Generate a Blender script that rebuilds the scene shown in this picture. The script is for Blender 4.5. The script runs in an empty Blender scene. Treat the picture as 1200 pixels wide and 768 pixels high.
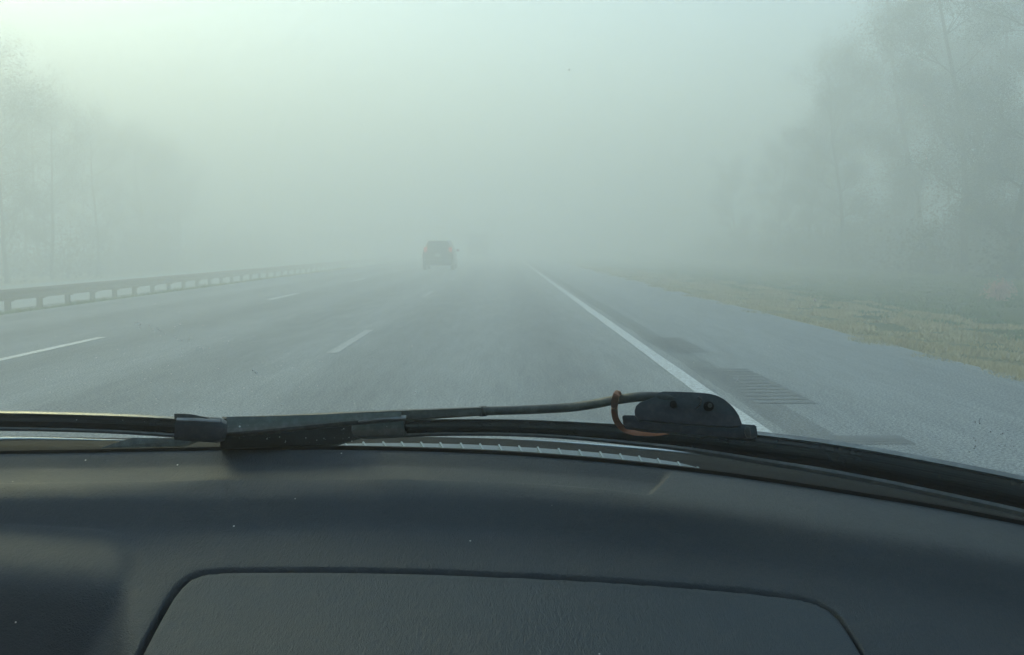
import bpy, bmesh, math, random
import numpy as np
from mathutils import Vector, Matrix, noise as mnoise
R = math.radians
random.seed(7)
S = bpy.context.scene
C = S.collection

# ------------------------------------------------------------------ camera
EYE = 1.22                      # phone height over the road
F = 1100.0                      # focal length in photograph pixels (1200 wide)
PITCH = math.atan(94 / F)
YAW = math.atan(10 / F)
cam_d = bpy.data.cameras.new('camera')
cam = bpy.data.objects.new('camera', cam_d)
C.objects.link(cam)
cam_d.sensor_width = 36
cam_d.lens = 36 * F / 1200
cam_d.clip_start = 0.02
cam_d.clip_end = 3000
cam.location = (0, 0, EYE)
cam.rotation_euler = (math.pi / 2 - PITCH, 0, -YAW)
S.camera = cam

# ------------------------------------------------------------------ sky and sun
SUN_AZ, SUN_EL = R(-34), R(22)
w = bpy.data.worlds.new('World')
S.world = w
w.use_nodes = True
nt = w.node_tree
bg = nt.nodes['Background']
sky = nt.nodes.new('ShaderNodeTexSky')
sky.sky_type = 'NISHITA'
sky.sun_disc = False
sky.sun_elevation = SUN_EL
sky.sun_rotation = SUN_AZ
sky.air_density = 1.0
sky.dust_density = 1.0
sky.ozone_density = 1.5
nt.links.new(sky.outputs[0], bg.inputs[0])
bg.inputs[1].default_value = 0.15
sl = bpy.data.lights.new('sun', 'SUN')
sl.energy = 2.15
sl.angle = R(30)
sl.color = (1.0, 0.70, 0.24)
sun = bpy.data.objects.new('sun', sl)
C.objects.link(sun)
sv = Vector((math.sin(SUN_AZ) * math.cos(SUN_EL), math.cos(SUN_AZ) * math.cos(SUN_EL), math.sin(SUN_EL)))
sun.rotation_euler = sv.to_track_quat('Z', 'Y').to_euler()
sun.location = (0, 0, 60)

S.view_settings.view_transform = 'Standard'
S.view_settings.look = 'None'
S.view_settings.gamma = 1
S.view_settings.exposure = 1.24
cy = S.cycles
cy.max_bounces = 8
cy.diffuse_bounces = 3
cy.glossy_bounces = 3
cy.transparent_max_bounces = 12
cy.transmission_bounces = 4
cy.volume_bounces = 4
cy.use_denoising = True
cy.caustics_reflective = False
cy.caustics_refractive = False

# ------------------------------------------------------------------ haze
HZ_DENS, HZ_COL, HZ_ANIS, HZ_TOP = 0.034, (0.95, 0.978, 0.985), 0.4, 21.5

# ------------------------------------------------------------------ helpers
def tag(o, label=None, cat=None, group=None, kind=None):
    for k, v in (('label', label), ('category', cat), ('group', group), ('kind', kind)):
        if v:
            o[k] = v
    return o

def empty(name, loc=(0, 0, 0), rz=0, **kw):
    o = bpy.data.objects.new(name, None)
    C.objects.link(o)
    o.location = loc
    o.rotation_euler = (0, 0, rz)
    o.empty_display_size = 0.2
    return tag(o, **kw)

def link(name, me, mat=None, parent=None, loc=None, **kw):
    o = bpy.data.objects.new(name, me)
    C.objects.link(o)
    if mat and not me.materials:
        me.materials.append(mat)
    if parent:
        o.parent = parent
    if loc:
        o.location = loc
    return tag(o, **kw)

def mesh(name, V, Fc, smooth=False):
    me = bpy.data.meshes.new(name)
    me.from_pydata([tuple(v) for v in V], [], [tuple(f) for f in Fc])
    me.validate()
    me.update()
    if smooth:
        me.shade_smooth()
    return me

def bmesh_to(name, bm, smooth=False, auto=None):
    bmesh.ops.recalc_face_normals(bm, faces=bm.faces)
    me = bpy.data.meshes.new(name)
    bm.to_mesh(me)
    bm.free()
    if smooth:
        me.shade_smooth()
    if auto is not None:
        me.shade_smooth()
        me.set_sharp_from_angle(angle=R(auto))
    return me

def box(bm, c, s, bev=0, rot=None):
    m = Matrix.Translation(Vector(c))
    if rot is not None:
        m = m @ rot.to_4x4()
    r = bmesh.ops.create_cube(bm, size=1, matrix=m @ Matrix.Diagonal((*s, 1)))
    if bev:
        vs = set(r['verts'])
        es = [e for e in bm.edges if e.verts[0] in vs and e.verts[1] in vs]
        bmesh.ops.bevel(bm, geom=es, offset=bev, segments=2, affect='EDGES', profile=0.6)

def tube(V, Fc, p0, p1, r0, r1, n=6):
    p0, p1 = Vector(p0), Vector(p1)
    d = (p1 - p0).normalized()
    a = d.orthogonal().normalized()
    b = d.cross(a)
    k = len(V)
    for p, r in ((p0, r0), (p1, r1)):
        for i in range(n):
            t = 2 * math.pi * i / n
            V.append(p + (a * math.cos(t) + b * math.sin(t)) * r)
    for i in range(n):
        j = (i + 1) % n
        Fc.append((k + i, k + j, k + n + j, k + n + i))

def spline(pts):
    xs = np.array([p[0] for p in pts], float)
    ys = np.array([p[1] for p in pts], float)
    n = len(xs)
    A = np.zeros((n, n)); b = np.zeros(n)
    A[0, 0] = A[-1, -1] = 1
    h = np.diff(xs)
    for i in range(1, n - 1):
        A[i, i - 1] = h[i - 1]; A[i, i] = 2 * (h[i - 1] + h[i]); A[i, i + 1] = h[i]
        b[i] = 3 * ((ys[i + 1] - ys[i]) / h[i] - (ys[i] - ys[i - 1]) / h[i - 1])
    c = np.linalg.solve(A, b)
    def f(x):
        x = min(max(x, xs[0]), xs[-1])
        i = min(max(int(np.searchsorted(xs, x)) - 1, 0), n - 2)
        d = (c[i + 1] - c[i]) / (3 * h[i])
        bb = (ys[i + 1] - ys[i]) / h[i] - h[i] * (2 * c[i] + c[i + 1]) / 3
        t = x - xs[i]
        return float(ys[i] + bb * t + c[i] * t * t + d * t ** 3)
    return f

def sst(a, b, x):
    t = min(max((x - a) / (b - a), 0), 1)
    return t * t * (3 - 2 * t)

# directions of the photograph's pixels, to lay out real points at real distances
cp, sp, cyw, syw = math.cos(PITCH), math.sin(PITCH), math.cos(YAW), math.sin(YAW)
def ray(u, v):
    x, y = (u - 600) / F, -(v - 384) / F
    fy, fz = cp + sp * y, -sp + cp * y
    return (cyw * x + syw * fy, -syw * x + cyw * fy, fz)
def az_tan(u, v):
    d = ray(u, v)
    h = math.hypot(d[0], d[1])
    return d[0] / h, d[1] / h, -d[2] / h          # unit heading, drop per metre
def at_rho(u, v, rho):
    a, b, t = az_tan(u, v)
    return Vector((a * rho, b * rho, EYE - t * rho))
def at_z(u, v, z):
    a, b, t = az_tan(u, v)
    return at_rho(u, v, (EYE - z) / t)

# ------------------------------------------------------------------ materials
def mat(name, col=(0.5, 0.5, 0.5), rough=0.6, metal=0.0, spec=0.5, build=None, emit=None, coat=0):
    m = bpy.data.materials.new(name)
    m.use_nodes = True
    p = m.node_tree.nodes['Principled BSDF']
    p.inputs['Base Color'].default_value = (*col, 1)
    p.inputs['Roughness'].default_value = rough
    p.inputs['Metallic'].default_value = metal
    p.inputs['Specular IOR Level'].default_value = spec
    if coat:
        p.inputs['Coat Weight'].default_value = coat
    if emit:
        p.inputs['Emission Color'].default_value = (*emit[0], 1)
        p.inputs['Emission Strength'].default_value = emit[1]
    if build:
        build(m.node_tree, p)
    return m

def N(t, typ, **kw):
    n = t.nodes.new(typ)
    for k, v in kw.items():
        if k in n.inputs:
            n.inputs[k].default_value = v
        else:
            setattr(n, k, v)
    return n

def coords(t, scale=(1, 1, 1), rot=(0, 0, 0), src='Object'):
    tc = N(t, 'ShaderNodeTexCoord')
    mp = N(t, 'ShaderNodeMapping')
    mp.inputs['Scale'].default_value = scale
    mp.inputs['Rotation'].default_value = rot
    t.links.new(tc.outputs[src], mp.inputs[0])
    return mp.outputs[0]

def noise(t, vec, scale, detail=4, rough=0.55, dist=0):
    n = N(t, 'ShaderNodeTexNoise', Scale=scale, Detail=detail, Roughness=rough, Distortion=dist)
    t.links.new(vec, n.inputs['Vector'])
    return n.outputs['Fac']

def ramp(t, fac, stops):
    r = N(t, 'ShaderNodeValToRGB')
    el = r.color_ramp.elements
    while len(el) < len(stops):
        el.new(0.5)
    for e, (p, c) in zip(el, stops):
        e.position = p
        e.color = (*c, 1) if len(c) == 3 else c
    t.links.new(fac, r.inputs[0])
    return r.outputs[0]

def math_n(t, op, a, b=None, clamp=False):
    n = N(t, 'ShaderNodeMath', operation=op)
    n.use_clamp = clamp
    for i, v in enumerate((a, b)):
        if v is None:
            continue
        if isinstance(v, (int, float)):
            n.inputs[i].default_value = v
        else:
            t.links.new(v, n.inputs[i])
    return n.outputs[0]

def mixc(t, fac, a, b, blend='MIX'):
    n = N(t, 'ShaderNodeMix', data_type='RGBA', blend_type=blend)
    for s, v in ((0, fac), (6, a), (7, b)):
        if isinstance(v, (int, float)):
            n.inputs[s].default_value = v
        elif isinstance(v, tuple):
            n.inputs[s].default_value = (*v, 1)
        else:
            t.links.new(v, n.inputs[s])
    return n.outputs[2]

def bump(t, p, h, strength, dist):
    b = N(t, 'ShaderNodeBump', Strength=strength, Distance=dist)
    t.links.new(h, b.inputs['Height'])
    t.links.new(b.outputs[0], p.inputs['Normal'])

def b_vinyl(col, specks=True, g=1.0):
    def f(t, p):
        # creased grain that runs in short slanted wrinkles
        v1 = coords(t, (1.0, 0.33, 1.0), (0, 0, R(24)))
        wr = noise(t, v1, 330, 3, 0.6, 0.8)
        v2 = coords(t)
        vo = N(t, 'ShaderNodeTexVoronoi', Scale=620)
        vo.feature = 'DISTANCE_TO_EDGE'
        t.links.new(v2, vo.inputs['Vector'])
        cell = math_n(t, 'MULTIPLY', vo.outputs['Distance'], 1.4, True)
        amt = ramp(t, noise(t, v2, 7, 3), [(0.35, (0.55,) * 3), (0.65, (1,) * 3)])
        h = math_n(t, 'ADD', math_n(t, 'MULTIPLY', wr, math_n(t, 'MULTIPLY', amt, 1.3)), math_n(t, 'MULTIPLY', cell, 0.45))
        bump(t, p, h, 0.9 * g, 0.0016)
        big = noise(t, v2, 5, 5, 0.6)
        c = mixc(t, ramp(t, big, [(0.3, (0,) * 3), (0.7, (1,) * 3)]), tuple(x * 0.86 for x in col), tuple(x * 1.16 for x in col))
        dust = ramp(t, noise(t, v2, 38, 6, 0.75), [(0.50, (0,) * 3), (0.80, (0.07,) * 3)])
        c = mixc(t, dust, c, (0.23, 0.22, 0.19))
        if specks:
            sp_ = N(t, 'ShaderNodeTexVoronoi', Scale=42)
            t.links.new(v2, sp_.inputs['Vector'])
            sm = ramp(t, sp_.outputs['Distance'], [(0.022, (1,) * 3), (0.045, (0,) * 3)])
            sep = N(t, 'ShaderNodeSeparateColor')
            t.links.new(sp_.outputs['Color'], sep.inputs[0])
            pick = ramp(t, sep.outputs[0], [(0.72, (0,) * 3), (0.76, (1,) * 3)])
            c = mixc(t, math_n(t, 'MULTIPLY', sm, pick), c, (0.75, 0.75, 0.72))
        t.links.new(c, p.inputs['Base Color'])
        rr = ramp(t, big, [(0.3, (0.50,) * 3), (0.7, (0.62,) * 3)])
        t.links.new(rr, p.inputs['Roughness'])
    return f

def b_dusty(col, dust=(0.2, 0.2, 0.18), lo=0.45, hi=0.75, mx=0.5, sc=60, bm=0.15):
    def f(t, p):
        v = coords(t)
        n = noise(t, v, sc, 6, 0.7)
        c = mixc(t, ramp(t, n, [(lo, (0,) * 3), (hi, (mx,) * 3)]), col, dust)
        t.links.new(c, p.inputs['Base Color'])
        bump(t, p, noise(t, v, sc * 7, 3), bm, 0.0006)
    return f

def b_asphalt(t, p):
    v = coords(t)
    fine = noise(t, v, 55, 4, 0.8)
    mid = noise(t, coords(t, (1, 0.25, 1)), 2.2, 5, 0.65)
    big = noise(t, coords(t, (1, 0.06, 1)), 0.55, 4, 0.6)
    # darker worn wheel paths, 3.65 m lanes, two paths each
    sep = N(t, 'ShaderNodeSeparateXYZ')
    t.links.new(v, sep.inputs[0])
    ph = math_n(t, 'MULTIPLY', math_n(t, 'ADD', sep.outputs[0], 1.9), 2 * math.pi / 1.83)
    wob = math_n(t, 'MULTIPLY', noise(t, coords(t, (0.3, 0.02, 1)), 1.0, 2), 2.0)
    co = math_n(t, 'COSINE', math_n(t, 'ADD', ph, wob))
    path = math_n(t, 'ADD', math_n(t, 'MULTIPLY', co, 0.3), 0.5)
    s = math_n(t, 'ADD', math_n(t, 'MULTIPLY', mid, 0.5), math_n(t, 'MULTIPLY', big, 0.5))
    s = math_n(t, 'ADD', math_n(t, 'MULTIPLY', s, 0.75), math_n(t, 'MULTIPLY', path, 0.32))
    c = ramp(t, s, [(0.25, (0.15, 0.155, 0.16)), (0.5, (0.24, 0.25, 0.25)), (0.78, (0.34, 0.35, 0.345))])
    # shoulder of older, paler asphalt
    sh = math_n(t, 'GREATER_THAN', math_n(t, 'ADD', sep.outputs[0], math_n(t, 'MULTIPLY', mid, 0.15)), 2.15)
    c = mixc(t, math_n(t, 'MULTIPLY', sh, 0.6), c, (0.26, 0.28, 0.29))
    c = mixc(t, 0.9, c, ramp(t, fine, [(0.38, (0.1,) * 3), (0.62, (0.95,) * 3)]), 'OVERLAY')
    med = noise(t, coords(t, (1, 0.10, 1)), 7, 5, 0.75)
    c = mixc(t, 0.2, c, ramp(t, med, [(0.35, (0.2,) * 3), (0.65, (0.85,) * 3)]), 'OVERLAY')
    # dark seam beside the edge line
    seam = math_n(t, 'LESS_THAN', math_n(t, 'ABSOLUTE', math_n(t, 'SUBTRACT', sep.outputs[0], math_n(t, 'ADD', math_n(t, 'MULTIPLY', mid, 0.15), 1.95))), 0.14)
    c = mixc(t, math_n(t, 'MULTIPLY', seam, 0.34), c, (0.035, 0.04, 0.042))
    t.links.new(c, p.inputs['Base Color'])
    bump(t, p, fine, 0.7, 0.012)

def b_paint(t, p):
    v = coords(t)
    wear = noise(t, v, 22, 6, 0.75)
    c = mixc(t, ramp(t, wear, [(0.40, (0,) * 3), (0.7, (0.8,) * 3)]), (0.76, 0.77, 0.76), (0.16, 0.16, 0.16))
    t.links.new(c, p.inputs['Base Color'])

def b_ground(t, p):
    v = coords(t)
    sep = N(t, 'ShaderNodeSeparateXYZ')
    t.links.new(v, sep.inputs[0])
    n1 = noise(t, v, 1.1, 6, 0.7)
    n2 = noise(t, v, 14, 5, 0.75)
    g = mixc(t, ramp(t, n1, [(0.35, (0,) * 3), (0.65, (1,) * 3)]), (0.11, 0.14, 0.06), (0.17, 0.19, 0.09))
    dry = mixc(t, ramp(t, n2, [(0.35, (0,) * 3), (0.65, (1,) * 3)]), (0.28, 0.23, 0.12), (0.56, 0.46, 0.25))
    k = math_n(t, 'ADD', sep.outputs[0], math_n(t, 'MULTIPLY', n1, 3.5))
    band = N(t, 'ShaderNodeMapRange')
    band.inputs[1].default_value = 6.6
    band.inputs[2].default_value = 8.6
    t.links.new(k, band.inputs[0])
    c = mixc(t, band.outputs[0], dry, g)
    t.links.new(c, p.inputs['Base Color'])
    bump(t, p, n2, 1.0, 0.08)

def b_leaf(c1, c2):
    def f(t, p):
        v = coords(t)
        n = noise(t, v, 0.9, 4, 0.7)
        t.links.new(mixc(t, ramp(t, n, [(0.35, (0,) * 3), (0.65, (1,) * 3)]), c1, c2), p.inputs['Base Color'])
    return f

M = {}
M['vinyl'] = mat('dark_vinyl', spec=0.5, build=b_vinyl((0.016, 0.028, 0.039)))
M['vinyl_panel'] = mat('dark_vinyl_panel', spec=0.5, build=b_vinyl((0.021, 0.036, 0.048), g=0.8))
M['black'] = mat('black_rubber', (0.003, 0.003, 0.003), 0.8, spec=0.1)
M['rubber'] = mat('wiper_rubber', rough=0.27, spec=0.6, build=b_dusty((0.010, 0.012, 0.014), (0.06, 0.07, 0.07), mx=0.25, sc=25))
M['rubber_grey'] = mat('wiper_lip', rough=0.45, build=b_dusty((0.12, 0.145, 0.15), (0.3, 0.33, 0.33)))
M['rail_sheen'] = mat('rail_sheen', rough=0.3, build=b_dusty((0.10, 0.115, 0.12), (0.36, 0.4, 0.4), sc=30, mx=0.8))  # pale tone paints the sky's reflection on the rail's top face
M['plastic'] = mat('black_plastic', rough=0.36, build=b_dusty((0.022, 0.033, 0.044), (0.12, 0.14, 0.15), mx=0.4, sc=150))
M['arm'] = mat('wiper_arm_paint', rough=0.42, build=b_dusty((0.028, 0.033, 0.032), (0.16, 0.17, 0.15), mx=0.6, sc=90))
M['arm_dusty'] = mat('dusty_arm', rough=0.6, build=b_dusty((0.09, 0.105, 0.10), (0.30, 0.33, 0.31), lo=0.4, hi=0.8, mx=0.7, sc=120))
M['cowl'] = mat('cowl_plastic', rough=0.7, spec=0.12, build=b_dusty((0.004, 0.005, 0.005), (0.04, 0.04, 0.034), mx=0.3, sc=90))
M['cap'] = mat('pale_cap', rough=0.45, build=b_dusty((0.12, 0.145, 0.14), (0.28, 0.31, 0.3), sc=120, mx=0.6))  # one paler grey for the end cap and the arm's upper face
M['cowl_rib'] = mat('pale_cowl_grille', rough=0.5, build=b_dusty((0.13, 0.17, 0.20), (0.20, 0.24, 0.27), sc=40))
M['rib_edge'] = mat('rib_edge', (0.26, 0.32, 0.35), 0.6)
M['seal'] = mat('bright_seal', (0.7, 0.74, 0.74), 0.25, 0.5)
M['band'] = mat('orange_band', rough=0.65, build=b_dusty((0.60, 0.27, 0.15), (0.62, 0.42, 0.3), mx=0.6, sc=200))
M['hood'] = mat('hood_paint', (0.10, 0.12, 0.13), 0.3, 0.3, coat=0.6)
M['liner'] = mat('headliner', (0.30, 0.30, 0.28), 0.9)
M['asphalt'] = mat('asphalt', rough=0.8, spec=0.35, build=b_asphalt)
M['groove'] = mat('groove_asphalt', (0.175, 0.185, 0.19), 0.85)
M['concrete'] = mat('pale_concrete', rough=0.8, build=b_dusty((0.42, 0.44, 0.42), (0.58, 0.6, 0.58), sc=3))
M['worn_paint'] = mat('worn_road_paint', rough=0.7, build=b_dusty((0.50, 0.505, 0.50), (0.28, 0.285, 0.285), lo=.38, hi=.65, mx=.9, sc=18))
M['paint'] = mat('road_paint', rough=0.6, build=b_paint)
M['ground'] = mat('grassy_ground', rough=0.95, spec=0.1, build=b_ground)
M['steel'] = mat('galvanised_steel', rough=0.6, metal=0.2, build=b_dusty((0.06, 0.063, 0.06), (0.14, 0.14, 0.13), sc=6))
M['wood'] = mat('post_wood', rough=0.9, build=b_dusty((0.07, 0.06, 0.05), (0.14, 0.12, 0.1), sc=12))
M['bark'] = mat('bark', rough=0.9, spec=0.2, build=b_dusty((0.035, 0.03, 0.024), (0.12, 0.11, 0.09), sc=8, mx=0.8))
M['pale_bark'] = mat('pale_bark', rough=0.85, spec=0.2, build=b_dusty((0.18, 0.17, 0.15), (0.38, 0.37, 0.33), sc=6, mx=0.8))
M['leaf_green'] = mat('green_leaves', rough=0.7, spec=0.2, build=b_leaf((0.035, 0.06, 0.03), (0.075, 0.10, 0.05)))
M['leaf_brown'] = mat('olive_leaves', rough=0.7, spec=0.2, build=b_leaf((0.06, 0.055, 0.025), (0.10, 0.095, 0.045)))
M['leaf_red'] = mat('reddish_leaves', rough=0.7, spec=0.2, build=b_leaf((0.66, 0.36, 0.28), (0.78, 0.50, 0.40)))
M['grass_dry'] = mat('dry_grass', rough=0.8, spec=0.1, build=b_leaf((0.66, 0.54, 0.32), (0.46, 0.41, 0.22)))
M['grass_green'] = mat('green_grass', rough=0.8, spec=0.1, build=b_leaf((0.17, 0.23, 0.10), (0.24, 0.30, 0.14)))
M['car_paint'] = mat('dark_car_paint', (0.035, 0.02, 0.02), 0.3, 0.2, coat=0.8)
M['car_glass'] = mat('dark_car_glass', (0.02, 0.025, 0.03), 0.08, 0.0, 0.8)
M['tail'] = mat('tail_light', (0.5, 0.02, 0.02), 0.3, emit=((1.0, 0.08, 0.05), 0.35))
M['plate'] = mat('plate', (0.3, 0.3, 0.3), 0.5)
M['tyre'] = mat('tyre', (0.015, 0.015, 0.015), 0.85)
M['rim'] = mat('rim', (0.35, 0.35, 0.36), 0.35, 0.9)
M['truck_white'] = mat('truck_panel', (0.12, 0.13, 0.13), 0.5)
M['speck'] = mat('dried_speck', (0.85, 0.87, 0.86), 0.5)

def glass_material():
    m = bpy.data.materials.new('windshield_glass')
    m.use_nodes = True
    t = m.node_tree
    t.nodes.clear()
    out = N(t, 'ShaderNodeOutputMaterial')
    tr = N(t, 'ShaderNodeBsdfTransparent')
    tr.inputs[0].default_value = (0.85, 0.962, 0.960, 1)
    gl = N(t, 'ShaderNodeBsdfGlossy')
    gl.inputs['Roughness'].default_value = 0.03
    gl.inputs[0].default_value = (1, 1, 1, 1)
    lw = N(t, 'ShaderNodeLayerWeight', Blend=0.5)
    fr = math_n(t, 'ADD', math_n(t, 'MULTIPLY', math_n(t, 'POWER', lw.outputs['Facing'], 5.0), 0.42), 0.025)
    mx = N(t, 'ShaderNodeMixShader')
    t.links.new(fr, mx.inputs[0])
    t.links.new(tr.outputs[0], mx.inputs[1])
    t.links.new(gl.outputs[0], mx.inputs[2])
    # thin uneven film of dust and wiped smears on the pane
    v = coords(t)
    n = noise(t, v, 5, 6, 0.7, 0.4)
    n2 = noise(t, coords(t, (1, 1, 1)), 420, 3, 0.8)
    film = math_n(t, 'MULTIPLY', ramp(t, n, [(0.35, (0.25,) * 3), (0.7, (1,) * 3)]), ramp(t, n2, [(0.4, (0.4,) * 3), (0.75, (1,) * 3)]))
    film = math_n(t, 'MULTIPLY', film, 0.008)
    df = N(t, 'ShaderNodeBsdfDiffuse')
    df.inputs[0].default_value = (0.6, 0.64, 0.62, 1)
    tl = N(t, 'ShaderNodeBsdfTranslucent')
    tl.inputs[0].default_value = (0.6, 0.64, 0.62, 1)
    m2 = N(t, 'ShaderNodeMixShader')
    m2.inputs[0].default_value = 0.6
    t.links.new(df.outputs[0], m2.inputs[1])
    t.links.new(tl.outputs[0], m2.inputs[2])
    m3 = N(t, 'ShaderNodeMixShader')
    t.links.new(film, m3.inputs[0])
    t.links.new(mx.outputs[0], m3.inputs[1])
    t.links.new(m2.outputs[0], m3.inputs[2])
    t.links.new(m3.outputs[0], out.inputs[0])
    return m
M['glass'] = glass_material()

# ================================================================== SETTING
def gz(x):
    return float(np.interp(x, [-700, -40, -25, -15, -14.6, -9.2, 4.6, 6, 11, 17, 30, 700],
                           [-0.4, -0.5, -0.7, -0.74, -0.76, -0.06, -0.05, -0.10, -0.30, -0.2, 0.5, 0.5]))
xs = sorted(set([-700, -300, -120, -60, -40, -30, -24, -20.5, -17, -15.0, -14.6, -13.5, -11, -9.2, -8, -4, 0, 3, 4.6, 5, 5.5, 6, 7, 8, 9.5, 11, 13, 15, 17, 20, 25, 30, 60, 120, 300, 700]))
ys = [-120, -40, -10] + [float(i) for i in range(0, 60, 1)] + [60 + 5.0 * i for i in range(20)] + [200, 400, 750]
V, Fc = [], []
for y in ys:
    for x in xs:
        b = 0
        if (5 < x < 60) or (-60 < x < -20):
            b = 0.07 * mnoise.noise(Vector((x * .5, y * .3, 0)))
        V.append((x, y, gz(x) + b))
nx = len(xs)
for j in range(len(ys) - 1):
    for i in range(nx - 1):
        k = j * nx + i
        Fc.append((k, k + 1, k + nx + 1, k + nx))
link('ground', mesh('ground', V, Fc, True), M['ground'], kind='structure')

def slab(name, x0, x1, y0, y1, ztop, t, m, parent=None, wob=0, **kw):
    """a laid strip with thickness and an uneven outer edge"""
    V, Fc = [], []
    n = max(2, int((y1 - y0) / 1.0)) if wob else 2
    n = min(n, 200)
    for j in range(n + 1):
        y = y0 + (y1 - y0) * j / n
        a = wob * mnoise.noise(Vector((y * 0.8, x0, 3))) if wob else 0
        b = wob * mnoise.noise(Vector((y * 0.8, x1, 9))) if wob else 0
        V += [(x0 + a, y, ztop - t), (x0 + a, y, ztop), (x1 + b, y, ztop), (x1 + b, y, ztop - t)]
    for j in range(n):
        k = j * 4
        for i in range(3):
            Fc.append((k + i, k + i + 4, k + i + 5, k + i + 1))
    Fc += [(0, 1, 2, 3), (n * 4 + 3, n * 4 + 2, n * 4 + 1, n * 4)]
    me = mesh(name, V, Fc)
    return link(name, me, m, parent, **kw)

road = slab('road', -9.1, 4.72, -60, 700, 0.0, 0.12, M['asphalt'], wob=0.0, kind='structure')
slab('opposite_road', -24.5, -15.1, -60, 700, -0.66, 0.3, M['concrete'], kind='structure')
# crumbling edge where asphalt meets verge, broken line
slab('shoulder_edge', 4.65, 4.9, 2, 120, -0.006, 0.1, M['asphalt'], parent=road, wob=0.1)

slab('edge_line', 1.62, 1.77, -20, 260, 0.004, 0.003, M['paint'], road, wob=0.012)
PERIOD = 12.19
def dashes(x, yend):
    k = -1
    while True:
        y1 = yend + PERIOD * k
        if y1 > 130:
            break
        slab('lane_dash', x - 0.06, x + 0.06, y1 - 3.05, y1, 0.004, 0.003, M['worn_paint' if x > -3 else 'paint'], road, wob=0.01)
        k += 1
p_mid0 = at_z(437, 387, 0)
p_left0 = at_z(121, 395.5, 0)
dashes(-1.98, p_mid0.y)
dashes(-5.47, p_left0.y)

# rumble strips milled in the shoulder: grooves in groups
def groove_mesh():
    V, Fc = [], []
    n = 6
    for i in range(n + 1):
        y = -0.06 + 0.12 * i / n
        z = 0.003 - 0.0026 * math.cos(math.pi * (i / n - 0.5))
        V += [(-0.24, y, z), (0.24, y, z)]
    for i in range(n):
        Fc.append((2 * i, 2 * i + 1, 2 * i + 3, 2 * i + 2))
    V += [(-0.24, -0.06, 0.0012), (0.24, -0.06, 0.0012), (0.24, 0.06, 0.0012), (-0.24, 0.06, 0.0012)]
    return mesh('rumble_groove', V, Fc)
gm = groove_mesh()
gm.materials.append(M['groove'])
rum = []
for (u0, v0, u1, v1) in ((905, 474, 862, 432), (1030, 520, 1010, 512), (806, 414, 778, 396)):
    a, b = at_z(u0, v0, 0), at_z(u1, v1, 0)
    y0, y1, xc = a.y, b.y, (a.x + b.x) / 2
    rum.append((xc, y0, y1))
for (xc, y0, y1) in rum:
    n = max(3, int((y1 - y0) / 0.17))
    for i in range(n):
        link('rumble_groove', gm, None, road, (xc, y0 + (y1 - y0) * (i + 0.5) / n, 0.001))

# ------------------------------------------------------------------ grass
def grass(name, m, n, xr, yr, hgt, seed, bias, label):
    rnd = random.Random(seed)
    V, Fc = [], []
    c = 0
    while c < n:
        x = xr[0] + (xr[1] - xr[0]) * rnd.random() ** bias
        y = yr[0] + (yr[1] - yr[0]) * rnd.random() ** 1.6
        d = mnoise.noise(Vector((x * 1.3, y * 0.7, seed)))
        if d < rnd.uniform(-0.25, 0.3):
            continue
        c += 1
        z = gz(x) - 0.02
        for _ in range(3):
            a = rnd.uniform(0, 6.28)
            h = hgt * rnd.uniform(0.3, 1.1) * (1 + 1.6 * max(0, d))
            wd = 0.010 + 0.010 * rnd.random() + y * 0.0004
            lx, ly = rnd.gauss(0, 0.05), rnd.gauss(0, 0.05)
            ox, oy = rnd.gauss(0, .03), rnd.gauss(0, .03)
            k = len(V)
            V += [(x + ox - wd * math.cos(a), y + oy - wd * math.sin(a), z), (x + ox + wd * math.cos(a), y + oy + wd * math.sin(a), z),
                  (x + ox + lx, y + oy + ly, z + h)]
            Fc.append((k, k + 1, k + 2))
    o = link(name, mesh(name, V, Fc), m, kind='stuff')
    o['label'] = label
    o['category'] = 'grass'
grass('dry_grass', M['grass_dry'], 36000, (4.6, 9.5), (6, 60), 0.075, 3, 1.3, 'patchy straw coloured dry grass along the edge of the right shoulder')
grass('green_grass', M['grass_green'], 40000, (7.4, 20), (7, 60), 0.08, 5, 0.8, 'short green grass between the shoulder and the trees on the right')
grass('median_grass', M['grass_green'], 6000, (-14.9, -9.3), (14, 60), 0.10, 8, 1.0, 'thin grass under the guardrail on the left')

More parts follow.
